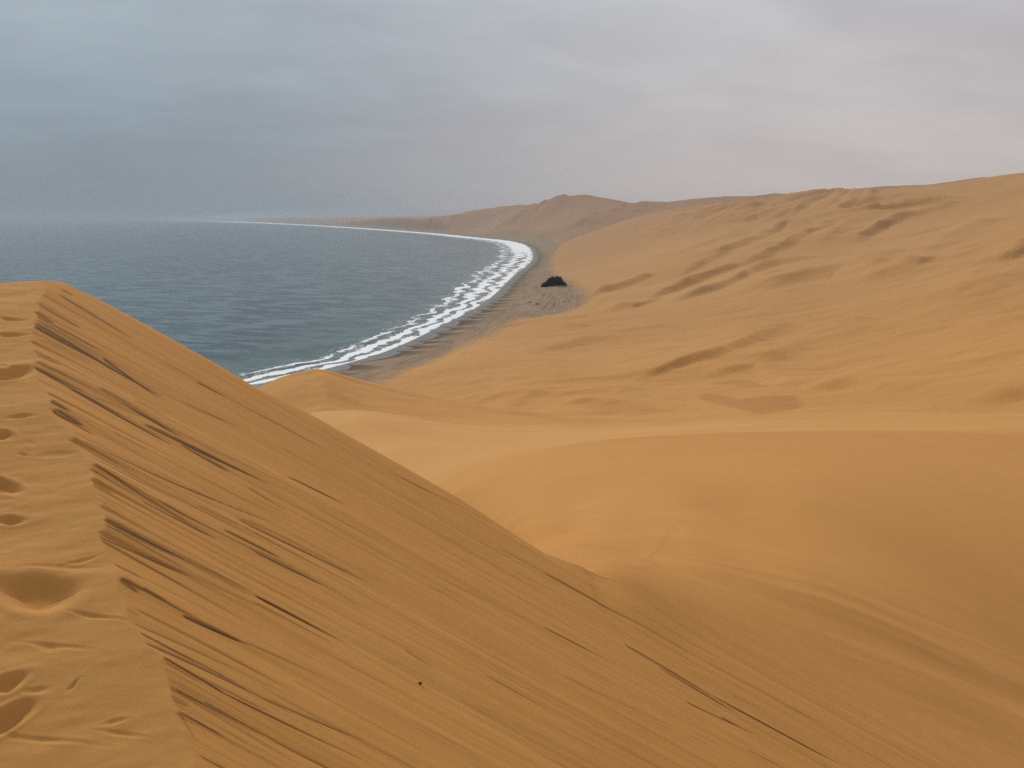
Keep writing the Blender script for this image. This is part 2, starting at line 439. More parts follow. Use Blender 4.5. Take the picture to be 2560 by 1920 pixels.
for pl, h, wl, wr in FEATS:
    P = []
    for p in pl:
        if len(p) == 3:
            a_ = float(az_e(p[0], p[1])[0]); P.append((p[2] * math.sin(a_), p[2] * math.cos(a_)))
        else: P.append(hit(*p, d0=130)[:2])
    P = np.array(P)
    FEAT_W.append((smooth_poly(P, 2), h, wl, wr))


def feat_height(x, y):
    z = np.zeros(x.shape)
    for P, h, wl, wr in FEAT_W:
        R = max(wl, wr) * 3
        m = (x > P[:, 0].min() - R) & (x < P[:, 0].max() + R) & (y > P[:, 1].min() - R) & (y < P[:, 1].max() + R)
        if not m.any(): continue
        xx, yy = x[m], y[m]
        q_ = min(3.0, wr * .22)
        xx = xx + q_ * vnoise(x[m] / 18, y[m] / 18); yy = yy + q_ * vnoise(x[m] / 18 + 40, y[m] / 18)
        s, a = poly_dist(xx, yy, P)
        L = np.hypot(*np.diff(P, axis=0).T).sum()
        al = a / L
        end = sstep(0, .20, al) * (1 - sstep(.85, 1.0, al))
        wv = wr * (.45 + .75 * sstep(0, .9, al)) * (1 + .3 * vnoise(xx / 30 + 7, yy / 30))
        wv = np.maximum(wv, .014 * np.hypot(xx, yy)) if h > 1.2 else wv
        # s > 0 on the right of the travel direction (camera / lee side)
        prof = np.where(s > 0, np.clip(1 - s / (wv * 1.05), 0, 1), np.clip(1 - np.abs(s) / (wl * 1.9), 0, 1) ** 1.6)
        prof = prof * prof * (3 - 2 * prof) * .35 + prof * .65
        z[m] += 1.4 * h * prof * end * (.75 + .35 * vnoise(xx / 35, yy / 35))
    return z


# ------------------------------------------------------------------ the sheet of ground
def edges(v0, v1, n): return np.linspace(v0, v1, n, endpoint=False)


az = np.radians(np.concatenate([edges(-180, -42, 70), edges(-42, -36.5, 30), edges(-36.5, 36.5, 1080), edges(36.5, 42, 30), edges(42, 180, 70), [180]]))
rr = np.exp(np.concatenate([edges(math.log(.5), math.log(1.4), 25), edges(math.log(1.4), math.log(1.9), 60), edges(math.log(1.9), math.log(7), 720), edges(math.log(7), math.log(12), 190), edges(math.log(12), math.log(160), 360),
                            edges(math.log(160), math.log(2300), 560), edges(math.log(2300), math.log(9000), 190), np.linspace(math.log(9000), math.log(70000), 60)]))
AZ, RR = np.meshgrid(az, rr)
X = RR * np.sin(AZ); Y = RR * np.cos(AZ)
nr, nc = X.shape
Z = np.empty_like(X); Dsh = np.empty_like(X); D2 = np.empty_like(X); ARC = np.empty_like(X)
FACE = np.zeros_like(X); TT = np.zeros_like(X); QQ = np.zeros_like(X)
for i in range(0, nr, 60):
    s = slice(i, min(nr, i + 60))
    fh = feat_height(X[s], Y[s]) if rr[min(nr - 1, i + 59)] > 30 else None
    Z[s], Dsh[s], D2[s], ARC[s] = land(X[s], Y[s], True, fh)
for px, py, hgt, rx in [(1402, 716, 3.4, 11), (1384, 722, 1.6, 12), (1330, 760, .5, 4), (1390, 764, .8, 6), (1435, 820, .9, 7)]:
    hx, hy, hr = hit(px, py, 130)
    Z += hgt * np.exp(-((X - hx) ** 2 + (Y - hy) ** 2) / rx ** 2)
nfg = int(np.searchsorted(rr, 26))
zf, fc, tt, qq = fg_height(X[:nfg], Y[:nfg])
kk = (.10 + .5 * sstep(4, 14, RR[:nfg]) * (1 - .6 * sstep(float(az_e(1400, 1400)[0]), float(az_e(1900, 1400)[0]), AZ[:nfg]))) * sstep(3.4, 5.2, RR[:nfg]) + .002
h = np.clip(.5 + .5 * (zf - Z[:nfg]) / kk, 0, 1)
zz = smax(zf, Z[:nfg], kk) - .25 * kk * 4 * h * (1 - h) * .6
fade = 1 - sstep(20, 25, RR[:nfg])
Z[:nfg] = zz * fade + Z[:nfg] * (1 - fade)
FACE[:nfg] = fc * h * fade; TT[:nfg] = tt; QQ[:nfg] = qq
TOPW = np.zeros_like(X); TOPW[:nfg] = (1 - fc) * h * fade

# ------------------------------------------------------------------ dark mineral streaks on the face
S1 = lambda a: (a[0] / 2.458, 640 + a[1] / 2.458, a[2] / 2.458, 640 + a[3] / 2.458, a[4], a[5])
S2 = lambda a: (a[0] / 2.458, 1245 + a[1] / 2.458, a[2] / 2.458, 1245 + a[3] / 2.458, a[4], a[5])
S3 = lambda a: (1360 + a[0] / 1.843, 1020 + a[1] / 1.843, 1360 + a[2] / 1.843, 1020 + a[3] / 1.843, a[4], a[5])
ST = [S1(a) for a in [
    (380, 255, 780, 490, 5, .7), (380, 215, 450, 255, 4, .5), (240, 152, 340, 168, 4, .7), (205, 255, 500, 430, 6, .55), (200, 300, 340, 385, 5, .6), (200, 365, 640, 625, 14, .75),
    (430, 490, 960, 820, 12, .85), (640, 600, 950, 830, 7, .8), (980, 820, 1440, 1030, 3, .4), (200, 590, 520, 775, 4, .9), (205, 600, 640, 870, 12, .8),
    (430, 740, 1020, 1100, 7, .95), (620, 770, 1100, 1080, 9, .65), (900, 1000, 1650, 1400, 6, .85), (1120, 1130, 1400, 1300, 5, .9), (325, 880, 500, 980, 11, .8), (340, 900, 570, 1040, 6, .6),
    (400, 1065, 820, 1310, 8, .85), (440, 1090, 1080, 1415, 5, .95), (520, 1110, 900, 1280, 3, .5), (850, 1260, 1620, 1600, 5, .8), (540, 1255, 1250, 1680, 8, .95),
    (530, 1280, 900, 1500, 16, .6), (530, 1355, 690, 1440, 5, .8), (1210, 775, 1390, 870, 3, .7), (1770, 1355, 2120, 1530, 2.5, .6), (1520, 1400, 1760, 1560, 3, .5),
    (610, 1480, 720, 1570, 10, .5), (1560, 1475, 1740, 1570, 2.5, .5), (180, 515, 350, 600, 4, .5), (830, 850, 1020, 960, 3, .35), (250, 800, 420, 900, 6, .6), (1390, 870, 2000, 1190, 2.5, .35)]]
ST += [S2(a) for a in [
    (640, 120, 1400, 500, 15, .8), (640, 150, 1180, 450, 10, .75), (1000, 300, 1530, 590, 9, .95), (1575, 600, 2130, 890, 3.5, 1), (605, 190, 1180, 470, 6, .6), (850, 310, 1560, 650, 5, .5),
    (1560, 640, 2060, 900, 4, .4), (880, 0, 1300, 215, 5, 1), (1000, 10, 2000, 540, 8, .7), (1550, 310, 2010, 545, 10, .85), (1380, 180, 1720, 360, 3, .75), (2000, 545, 2212, 680, 9, .4), (1220, 25, 1480, 160, 4.5, .9),
    (1480, 110, 2212, 490, 8, .85), (1500, 170, 2212, 560, 4, .75), (670, 368, 870, 470, 3.5, .8), (880, 545, 1030, 630, 5, .5), (770, 490, 1200, 730, 5, .6), (1130, 710, 1510, 890, 5, .65),
    (1500, 880, 2212, 1200, 4, .4), (1010, 1000, 1390, 1220, 6, .9), (1015, 1015, 1250, 1150, 18, .55), (1010, 1125, 1700, 1490, 7, .95), (1020, 1150, 1400, 1370, 16, .45), (1250, 1270, 1650, 1480, 11, .85),
    (1650, 1470, 2080, 1680, 7, .7), (1025, 1230, 1160, 1295, 9, .8), (1110, 1335, 1370, 1480, 3.5, .9), (900, 895, 1600, 1220, 5, .5), (1600, 1220, 2212, 1480, 3, .6), (1390, 1220, 2212, 1600, 3.5, .65),
    (745, 480, 850, 560, 12, .5), (785, 650, 860, 700, 10, .5), (1090, 1320, 1200, 1500, 10, .35)]]
ST += [S3(a) for a in [
    (-190, 650, 0, 755, 3, .7), (0, 755, 720, 1150, 3, .95), (250, 890, 560, 1060, 4, 1), (720, 1150, 1260, 1450, 2, .7), (380, 1090, 790, 1330, 5, .8), (540, 1200, 870, 1390, 3, .6), (790, 1330, 1390, 1650, 3, .8),
    (0, 1020, 360, 1200, 2, .55), (-500, 780, 0, 1020, 2, .5), (660, 1355, 980, 1500, 2.2, .6), (820, 1420, 905, 1465, 3, .8), (0, 630, 400, 850, 2, .45), (940, 1580, 1110, 1665, 2.2, .6), (150, 1190, 340, 1290, 2, .4),
    (-700, 300, 0, 640, 2, .35), (-640, 1120, -500, 1210, 3, .4), (-260, 1240, 60, 1420, 2, .4), (100, 1250, 460, 1420, 2, .4)]]
# the streaks the eye does not count: many faint thin ones
for i in range(150):
    x0 = _rng.uniform(120, 1900); y0 = 700 + (x0 - 165) * .56 + _rng.uniform(25, 1000)
    if y0 > 1950: continue
    L = _rng.uniform(40, 330) * (1 if _rng.rand() > .2 else 2)
    ST.append((x0, y0, x0 + L, y0 + L * _rng.uniform(.50, .57), _rng.uniform(1.2, 3.2), _rng.uniform(.08, .26)))
for i in range(26):      # more slides starting at the lip
    y0 = _rng.uniform(740, 1880); x0 = float(np.interp(y0, [p[1] for p in CREST][::-1], [p[0] for p in CREST][::-1])) + _rng.uniform(0, 60) ** 1.0
    L = _rng.uniform(90, 420)
    ST.append((x0, y0 + (_rng.uniform(0, 30)), x0 + L, y0 + 15 + L * _rng.uniform(.50, .57), _rng.uniform(2.5, 8), _rng.uniform(.25, .62)))
DARK = np.zeros_like(X)
sub = slice(0, nfg)
xs, ys = X[sub], Y[sub]
fx, fy = xs.ravel(), ys.ravel()
dk = np.zeros(fx.shape)
order = np.argsort(fy); ysort = fy[order]
wob = .010 * fbm(fx * 2.0, fy * 2.0, 2)
for x0, y0, x1, y1, w, dd in ST:
    A = on_face(np.array(x0), np.array(y0)); B = on_face(np.array(x1), np.array(y1))
    A2 = on_face(np.array(x0), np.array(y0 + 1.0)); B2 = on_face(np.array(x1), np.array(y1 + 1.0))
    B = A + (B - A) * 1.12
    d = (B - A)[:2]; L = np.hypot(*d); d = d / L; n = np.array([-d[1], d[0]])
    wa = abs((A2 - A)[:2] @ n) * w * .5; wb = abs((B2 - B)[:2] @ n) * w * .5
    lo = min(A[1], B[1]) - 4 * wa - .03; hi = max(A[1], B[1]) + 4 * wa + .03
    idx = order[np.searchsorted(ysort, lo):np.searchsorted(ysort, hi)]
    ax = fx[idx] - A[0]; ay = fy[idx] - A[1]
    t = (ax * d[0] + ay * d[1]) / L
    idx = idx[(t > -.05) & (t < 1.05)]
    if len(idx) == 0: continue
    ax = fx[idx] - A[0]; ay = fy[idx] - A[1]
    t = (ax * d[0] + ay * d[1]) / L; s = ax * n[0] + ay * n[1] + wob[idx]
    ww = (wa * (1 - t) + wb * t) * np.clip(1.45 - t, .4, 1) * (.55 + .45 * sstep(0, .12, t))
    ww = np.maximum(ww * 1.55, .0011 * np.hypot(fx[idx], fy[idx]))
    # sharp on the downslope side, soft on the other
    u = s / ww
    sd_ = hash((round(x0), round(y0))) % 97
    wide = np.where(u < 0, np.exp(-(u / .8) ** 2), np.exp(-(u / 1.3) ** 2))
    cw = np.maximum(.26, .0014 * np.hypot(fx[idx], fy[idx]) / ww)
    if w > 4.5:
        st_ = fbm(u * 2.2 * w / 8 + sd_, t * L * 1.1 + sd_, 3)
        core = np.exp(-((u + .55 + .15 * vnoise(t * L * 2 + sd_, t * 0)) / cw) ** 2)
        core2 = np.exp(-((u - .35 + .5 * t) / cw) ** 2) * sstep(-.2, .3, vnoise(t * L * 1.5 + sd_, t * 0 + 7))
        prof = np.clip(wide * (.34 + .75 * st_), 0, 1) * .85 + .75 * core * sstep(-.6, .1, vnoise(t * L * .9 + sd_, t * 0 + 3)) + .5 * core2
    else:
        prof = wide * (.75 + .5 * vnoise(t * L * 2.2 + sd_, t * 0))
    v = dd * np.clip(prof, 0, 1) * sstep(-.04, .02, t) * (1 - sstep(.7, 1.04, t))
    dk[idx] = np.maximum(dk[idx], v)
DARK[sub] = dk.reshape(xs.shape) * FACE[sub]
Z[sub] -= .006 * DARK[sub]

# ------------------------------------------------------------------ patches of differently coloured sand, and one painted scarp shade
TONE = np.zeros_like(X)


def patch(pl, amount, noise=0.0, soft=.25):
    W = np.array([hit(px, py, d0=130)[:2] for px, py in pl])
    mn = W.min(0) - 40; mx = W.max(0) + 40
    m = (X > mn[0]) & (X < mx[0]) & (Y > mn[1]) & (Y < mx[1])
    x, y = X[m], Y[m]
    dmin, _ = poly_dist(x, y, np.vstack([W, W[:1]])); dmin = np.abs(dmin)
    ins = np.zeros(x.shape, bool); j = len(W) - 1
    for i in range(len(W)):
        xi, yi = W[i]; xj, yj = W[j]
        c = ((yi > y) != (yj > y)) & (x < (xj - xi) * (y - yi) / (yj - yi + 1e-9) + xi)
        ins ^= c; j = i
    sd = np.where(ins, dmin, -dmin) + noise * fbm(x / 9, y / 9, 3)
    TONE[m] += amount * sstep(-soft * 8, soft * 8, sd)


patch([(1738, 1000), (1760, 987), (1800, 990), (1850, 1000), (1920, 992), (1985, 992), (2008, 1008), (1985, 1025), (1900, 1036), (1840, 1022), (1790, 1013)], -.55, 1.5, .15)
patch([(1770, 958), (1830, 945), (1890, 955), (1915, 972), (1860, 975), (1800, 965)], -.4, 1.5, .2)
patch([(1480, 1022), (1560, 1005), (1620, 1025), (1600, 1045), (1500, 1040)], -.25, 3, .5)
patch([(1390, 822), (1420, 812), (1450, 815), (1458, 822), (1420, 825)], -.5, 3, .3)  # shade in the scarp hollow, painted as a dark tone

# broad variation of tone
m1 = fbm(X / 260 + 3, Y / 120, 3) * sstep(100, 400, RR)
m2 = fbm(X / 28, Y / 11 + 5, 3) * sstep(15, 60, RR) * (1 - sstep(300, 500, RR))
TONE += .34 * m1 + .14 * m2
_mp = [(1050, 51), (1150, 50), (1300, 50), (1500, 49), (1700, 50), (2000, 55), (2300, 63), (2560, 76), (2800, 84)]
_kp = [(700, 192), (900, 188), (1050, 185), (1200, 182), (1500, 174), (1800, 168), (2100, 165), (2560, 160)]
rM = np.interp(AZ, [float(az_e(p[0], 1100)[0]) for p in _mp], [p[1] for p in _mp])
rK = np.interp(AZ, [float(az_e(p[0], 1050)[0]) for p in _kp], [p[1] for p in _kp])
wv_ = 1 + .05 * fbm(X / 14, Y / 14, 3)
_lf = sstep(-.04, .14, AZ)
TONE += .36 * (sstep(1.0, 1.4, RR / rM * wv_) * _lf + sstep(.5, 1.7, RR / rM * wv_) * (1 - _lf)) * (1 - sstep(.95, 1.04, RR / rK * wv_)) * (1 - .45 * sstep(.2, .5, AZ))
TONE -= .10 * sstep(.45, .9, RR / rM) * (1 - sstep(.98, 1.06, RR / rM * wv_)) * sstep(.0, .25, AZ)
TONE += .20 * sstep(1.0, 1.1, RR / rK) * (1 - sstep(1.3, 1.5, RR / rK)) * fbm(X / 20, Y / 8, 3)
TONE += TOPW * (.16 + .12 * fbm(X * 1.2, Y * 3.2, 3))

V = np.stack([X, Y, Z + SEA], -1)
ii = np.arange(nr * nc).reshape(nr, nc)


def grid_mesh(name, rows, attrs, mat, kind='structure'):
    Vv = V[rows].reshape(-1, 3)
    n = Vv.shape[0] // nc
    id_ = np.arange(n * nc).reshape(n, nc)
    Fc = np.stack([id_[:-1, :-1], id_[:-1, 1:], id_[1:, 1:], id_[1:, :-1]], -1)[:, :, ::-1]
    zmax = V[rows][..., 2]
    keepf = np.maximum(np.maximum(zmax[:-1, :-1], zmax[:-1, 1:]), np.maximum(zmax[1:, 1:], zmax[1:, :-1])) > -2.5
    Fc = Fc[keepf].reshape(-1, 4)
    me = bpy.data.meshes.new(name)
    me.vertices.add(len(Vv)); me.vertices.foreach_set('co', Vv.astype(np.float32).ravel())
    me.loops.add(Fc.size); me.loops.foreach_set('vertex_index', Fc.astype(np.int32).ravel())
    me.polygons.add(len(Fc))
    me.polygons.foreach_set('loop_start', np.arange(0, Fc.size, 4, dtype=np.int32))
    me.polygons.foreach_set('loop_total', np.full(len(Fc), 4, np.int32))
    me.polygons.foreach_set('use_smooth', np.ones(len(Fc), bool))
    me.update(calc_edges=True)
    for an, arr in attrs.items():
        at = me.attributes.new(an, 'FLOAT', 'POINT'); at.data.foreach_set('value', arr[rows].astype(np.float32).ravel())
    me.materials.append(mat)
    o = bpy.data.objects.new(name, me); bpy.context.scene.collection.objects.link(o)
    o['kind'] = kind
    return o


# ------------------------------------------------------------------ node helpers
class NT:
    def __init__(s, tree): s.t = tree; s.n = tree.nodes; s.l = tree.links

    def new(s, typ, **kw):
        n = s.n.new(typ)
        for k, v in kw.items(): setattr(n, k, v)
        return n

    def put(s, sock, v):
        if isinstance(v, bpy.types.NodeSocket): s.l.new(v, sock)
        elif v is not None: sock.default_value = v

    def math(s, op, a, b=None, c=None, clamp=False):
        n = s.new('ShaderNodeMath', operation=op, use_clamp=clamp)
        s.put(n.inputs[0], a)
        if b is not None: s.put(n.inputs[1], b)
        if c is not None: s.put(n.inputs[2], c)
        return n.outputs[0]

    def attr(s, name): return s.new('ShaderNodeAttribute', attribute_name=name).outputs['Fac']

    def mix(s, f, a, b):
        n = s.new('ShaderNodeMix', data_type='RGBA', clamp_factor=True)
        s.put(n.inputs[0], f); s.put(n.inputs[6], a); s.put(n.inputs[7], b)
        return n.outputs[2]

    def ramp(s, v, lo, hi, a=0.0, b=1.0, smooth=True):
        n = s.new('ShaderNodeMapRange', interpolation_type='SMOOTHSTEP' if smooth else 'LINEAR')
        s.put(n.inputs[0], v); s.put(n.inputs[1], lo); s.put(n.inputs[2], hi); s.put(n.inputs[3], a); s.put(n.inputs[4], b)
        return n.outputs[0]

    def vec(s, x, y, z=0.0):
        n = s.new('ShaderNodeCombineXYZ'); s.put(n.inputs[0], x); s.put(n.inputs[1], y); s.put(n.inputs[2], z); return n.outputs[0]

    def noise(s, v, scale, detail=3, rough=.55, dist=0.0):
        n = s.new('ShaderNodeTexNoise'); s.put(n.inputs['Vector'], v)
        n.inputs['Scale'].default_value = scale; n.inputs['Detail'].default_value = detail
        n.inputs['Roughness'].default_value = rough; n.inputs['Distortion'].default_value = dist
        return n.outputs['Fac']

    def bump(s, h, dist, strength=1.0, normal=None):
        n = s.new('ShaderNodeBump'); n.inputs['Strength'].default_value = strength; n.inputs['Distance'].default_value = dist
        s.put(n.inputs['Height'], h)
        if normal is not None: s.put(n.inputs['Normal'], normal)
        return n.outputs[0]


def c4(r, g, b): return (r, g, b, 1.0)


def new_mat(name):
    m = bpy.data.materials.new(name); m.use_nodes = True
    nt = NT(m.node_tree); nt.n.clear()
    out = nt.new('ShaderNodeOutputMaterial'); b = nt.new('ShaderNodeBsdfPrincipled')
    nt.l.new(b.outputs[0], out.inputs[0])
    return m, nt, b


# ------------------------------------------------------------------ sand
SAND = c4(.52, .242, .060); SAND_LT = c4(.63, .352, .125); SAND_DK = c4(.34, .148, .038)
MINERAL = c4(.105, .043, .010); GREY = c4(.25, .168, .102); GREY_DK = c4(.085, .060, .043); WET = c4(.12, .10, .085)

sand, nt, bs = new_mat('sand')
geo = nt.new('ShaderNodeNewGeometry'); pos = geo.outputs['Position']
sx = nt.new('ShaderNodeSeparateXYZ'); nt.l.new(pos, sx.inputs[0]); px_, py_ = sx.outputs[0], sx.outputs[1]
tone = nt.attr('tone'); dark = nt.attr('streak'); face = nt.attr('face'); tt_ = nt.attr('tt'); qq_ = nt.attr('qq')
inland = nt.attr('inland'); beach = nt.attr('beach'); arc_ = nt.attr('arc')
rng_ = nt.attr('range')
grain = nt.noise(pos, 420, 2, .6)
mott = nt.noise(pos, 3.0, 4, .6)
fine = nt.noise(nt.vec(nt.math('MULTIPLY', tt_, 1.3), nt.math('MULTIPLY', qq_, 34.0)), 1.0, 4, .62, .15)
fine2 = nt.noise(nt.vec(nt.math('MULTIPLY', tt_, .32), nt.math('MULTIPLY', qq_, 5.5)), 1.0, 3, .6, .1)
t1 = nt.math('ADD', tone, nt.math('MULTIPLY', nt.math('SUBTRACT', mott, .5), .20))
t1 = nt.math('ADD', t1, nt.math('MULTIPLY', nt.math('SUBTRACT', grain, .5), .35))
allsc = nt.noise(pos, .35, 13, .88)
t1 = nt.math('ADD', t1, nt.math('MULTIPLY', nt.math('SUBTRACT', allsc, .5), .9))
t1 = nt.math('ADD', t1, nt.math('MULTIPLY', face, nt.math('MULTIPLY', nt.math('SUBTRACT', fine, .5), .34)))
t1 = nt.math('ADD', t1, nt.math('MULTIPLY', face, nt.math('MULTIPLY', nt.math('SUBTRACT', fine2, .5), .5)))
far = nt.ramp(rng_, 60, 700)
bigv = nt.noise(nt.vec(nt.math('MULTIPLY', px_, .012), nt.math('MULTIPLY', py_, .005)), 1.0, 4, .6, .6)
t1 = nt.math('ADD', t1, nt.math('MULTIPLY', far, nt.math('MULTIPLY', nt.math('SUBTRACT', bigv, .5), .9)))
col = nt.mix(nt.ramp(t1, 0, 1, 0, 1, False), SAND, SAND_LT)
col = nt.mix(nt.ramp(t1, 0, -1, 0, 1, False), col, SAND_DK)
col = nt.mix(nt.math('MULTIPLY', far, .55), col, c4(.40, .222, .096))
col = nt.mix(nt.math('MULTIPLY', nt.ramp(rng_, 1700, 2600), .85), col, c4(.145, .080, .048))  # headland darkened with distance: cloud shade put into the sand colour
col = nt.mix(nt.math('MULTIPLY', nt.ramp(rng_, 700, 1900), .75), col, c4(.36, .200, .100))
dk_ = nt.math('MINIMUM', .95, nt.math('MULTIPLY', dark, nt.ramp(fine, .25, .75, 1.9, 1.3)))
col = nt.mix(dk_, col, MINERAL)
# beach
bn = nt.noise(pos, .12, 4, .6, .5)
bn2 = nt.noise(nt.vec(nt.math('MULTIPLY', inland, .14), nt.math('MULTIPLY', arc_, .022)), 1.0, 4, .6, .8)
trk = nt.noise(nt.vec(nt.math('MULTIPLY', inland, .32), nt.math('MULTIPLY', arc_, .013)), 1.0, 3, .6, 1.2)
bcol = nt.mix(nt.ramp(bn2, .40, .62), GREY, c4(.30, .205, .122))
bcol = nt.mix(nt.math('MULTIPLY', nt.ramp(trk, .59, .68), nt.ramp(inland, 20, 34, 0, .7)), bcol, GREY_DK)
tr2 = nt.noise(nt.vec(nt.math('MULTIPLY', inland, .16), nt.math('MULTIPLY', arc_, .018), 7.0), 1.0, 4, .6, 2.0)
bcol = nt.mix(nt.math('MULTIPLY', nt.ramp(nt.math('ABSOLUTE', nt.math('SUBTRACT', tr2, .5)), .022, .004), nt.ramp(inland, 15, 30, 0, .7)), bcol, GREY_DK)
bcol = nt.mix(nt.math('MULTIPLY', nt.ramp(bn, .60, .70), .6), bcol, c4(.37, .26, .155))
# beach cusps: wet dark sand reaching up in tongues
cusp = nt.math('ABSOLUTE', nt.math('SINE', nt.math('ADD', nt.math('MULTIPLY', arc_, .115), nt.math('MULTIPLY', nt.noise(nt.vec(nt.math('MULTIPLY', arc_, .02), 0.0), 1.0, 1, .5), 7.0))))
wl = nt.math('ADD', 2.5, nt.math('MULTIPLY', nt.math('POWER', cusp, .8), 9.0))
fr = nt.math('FRACT', nt.math('DIVIDE', nt.math('ADD', nt.math('MULTIPLY', arc_, .115), nt.math('MULTIPLY', nt.noise(nt.vec(nt.math('MULTIPLY', arc_, .02), 0.0), 1.0, 1, .5), 7.0)), 3.14159))
dlen = nt.math('ADD', 2.0, nt.math('MULTIPLY', nt.math('POWER', fr, 1.3), 32.0))
over = nt.math('SUBTRACT', inland, nt.math('ADD', wl, nt.math('MULTIPLY', nt.math('SUBTRACT', bn, .5), 8.0)))
wet = nt.ramp(nt.math('DIVIDE', over, dlen), 1.0, .1)
bcol = nt.mix(wet, bcol, GREY_DK)
vw = nt.ramp(over, 1.0, -.6)
bcol = nt.mix(vw, bcol, c4(.145, .135, .125))
edge = nt.ramp(nt.math('ADD', beach, nt.math('MULTIPLY', nt.math('SUBTRACT', bn, .5), .9)), .15, .85)
col = nt.mix(edge, col, bcol)
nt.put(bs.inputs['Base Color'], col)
nt.put(bs.inputs['Roughness'], nt.math('SUBTRACT', .92, nt.math('MULTIPLY', nt.math('MULTIPLY', vw, edge), .55)))
bs.inputs['Specular IOR Level'].default_value = .25
nearw = nt.ramp(rng_, 14, 6)
hh = nt.math('MULTIPLY', grain, nt.math('MULTIPLY', nearw, .0022))
hh = nt.math('ADD', hh, nt.math('MULTIPLY', nt.math('MULTIPLY', face, fine), .0055))
rip = nt.noise(nt.vec(nt.math('MULTIPLY', px_, .9), nt.math('MULTIPLY', py_, 1.9)), 2.2, 4, .6, .3)
hh = nt.math('ADD', hh, nt.math('MULTIPLY', nt.math('MULTIPLY', rip, nt.math('SUBTRACT', 1.0, face)), nt.math('MULTIPLY', nearw, .0075)))
m30 = nt.noise(pos, .11, 4, .62, .4)
hh = nt.math('ADD', hh, nt.math('MULTIPLY', m30, nt.ramp(rng_, 30, 300, 0, 1.1)))
nt.put(bs.inputs['Normal'], nt.bump(hh, 1.0, .9))

attrs = dict(tone=TONE, streak=DARK, face=FACE, tt=TT, qq=QQ, inland=Dsh, arc=ARC, range=RR,
             beach=1 - sstep(-6, 34, D2 + 5 * fbm(X / 16, Y / 16, 3)) * 1.0)
split = int(np.searchsorted(rr, 2150))
g = grid_mesh('ground', slice(0, split + 1), attrs, sand)
g['label'] = 'orange sand dunes with dark streaked slip face and grey beach'
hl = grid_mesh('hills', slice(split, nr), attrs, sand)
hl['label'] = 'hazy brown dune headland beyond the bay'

# ------------------------------------------------------------------ sea
saz = np.radians(np.concatenate([edges(-180, -40, 60), edges(-40, 12, 520), edges(12, 180, 40), [180]]))
srr = np.exp(np.concatenate([edges(math.log(60), math.log(250), 20), edges(math.log(250), math.log(2600), 420), edges(math.log(2600), math.log(20000), 160), np.linspace(math.log(20000), math.log(120000), 110)]))
SA, SR = np.meshgrid(saz, srr)
SX = SR * np.sin(SA); SY = SR * np.cos(SA)
sd, sarc = poly_dist(SX, SY, SHORE)
sea_d = -sd
brk = np.exp(-((sea_d - 26 - 6 * vnoise(sarc / 40, sarc * 0)) / 5) ** 2) * (1 - sstep(1200, 1800, SR))
SZ = .22 * fbm(SX / 26, SY / 14, 3) * sstep(10, 60, sea_d) + .55 * brk * np.clip(.3 + vnoise(sarc / 30, sea_d * 0 + 4), 0, 1)
SZ = SZ + .0
V_s = np.stack([SX, SY, SZ], -1)
n1, n2 = SX.shape
id_ = np.arange(n1 * n2).reshape(n1, n2)
Fc = np.stack([id_[:-1, :-1], id_[:-1, 1:], id_[1:, 1:], id_[1:, :-1]], -1)[:, :, ::-1]
kf = (np.maximum(np.maximum(sea_d[:-1, :-1], sea_d[:-1, 1:]), np.maximum(sea_d[1:, 1:], sea_d[1:, :-1])) > -60)
Fc = Fc[kf].reshape(-1, 4)

water, nt, bs = new_mat('sea_water')
geo = nt.new('ShaderNodeNewGeometry'); pos = geo.outputs['Position']
sx = nt.new('ShaderNodeSeparateXYZ'); nt.l.new(pos, sx.inputs[0]); px_, py_ = sx.outputs[0], sx.outputs[1]
sd_ = nt.attr('offshore'); arc_ = nt.attr('arc'); fw = nt.attr('foam_width'); rng_ = nt.attr('range')
w1 = nt.noise(nt.vec(nt.math('MULTIPLY', px_, .013), nt.math('MULTIPLY', py_, .020)), 1.0, 6, .64, .4)
w2 = nt.noise(nt.vec(nt.math('MULTIPLY', px_, .003), nt.math('MULTIPLY', py_, .0035)), 1.0, 5, .6, .5)
deep = nt.mix(nt.ramp(w2, .42, .58), c4(.014, .052, .064), c4(.034, .088, .104))
deep = nt.mix(nt.math('MULTIPLY', nt.ramp(w1, .52, .62), .8), deep, c4(.10, .155, .175))
deep = nt.mix(nt.math('MULTIPLY', nt.ramp(w1, .48, .39), .85), deep, c4(.006, .020, .028))
w4 = nt.noise(nt.vec(nt.math('MULTIPLY', px_, .045), nt.math('MULTIPLY', nt.math('ADD', py_, nt.math('MULTIPLY', px_, .35)), .10)), .7, 5, .64, .3)
deep = nt.mix(nt.math('MULTIPLY', nt.ramp(w4, .50, .60), .85), deep, c4(.095, .15, .165))
deep = nt.mix(nt.math('MULTIPLY', nt.ramp(w4, .50, .40), .95), deep, c4(.005, .019, .024))
deep = nt.mix(nt.math('MULTIPLY', nt.ramp(sd_, 140, 0), .7), deep, c4(.050, .095, .085))
deep = nt.mix(nt.ramp(sd_, 22, 2), deep, c4(.15, .155, .15))
u_ = nt.math('DIVIDE', sd_, fw)
wv = nt.vec(nt.math('MULTIPLY', px_, .05), nt.math('MULTIPLY', py_, .05))
fn = nt.noise(wv, 1.0, 7, .72, .8)
wob = nt.math('MULTIPLY', nt.math('SUBTRACT', nt.noise(wv, .55, 4, .6), .5), 1.1)
uw = nt.math('ADD', u_, wob)
fl = nt.noise(nt.vec(nt.math('MULTIPLY', uw, 4.5), nt.math('MULTIPLY', arc_, .022)), 1.0, 6, .68, .5)


def band(c, wd): return nt.ramp(nt.math('ABSOLUTE', nt.math('SUBTRACT', uw, c)), wd, wd * .45)


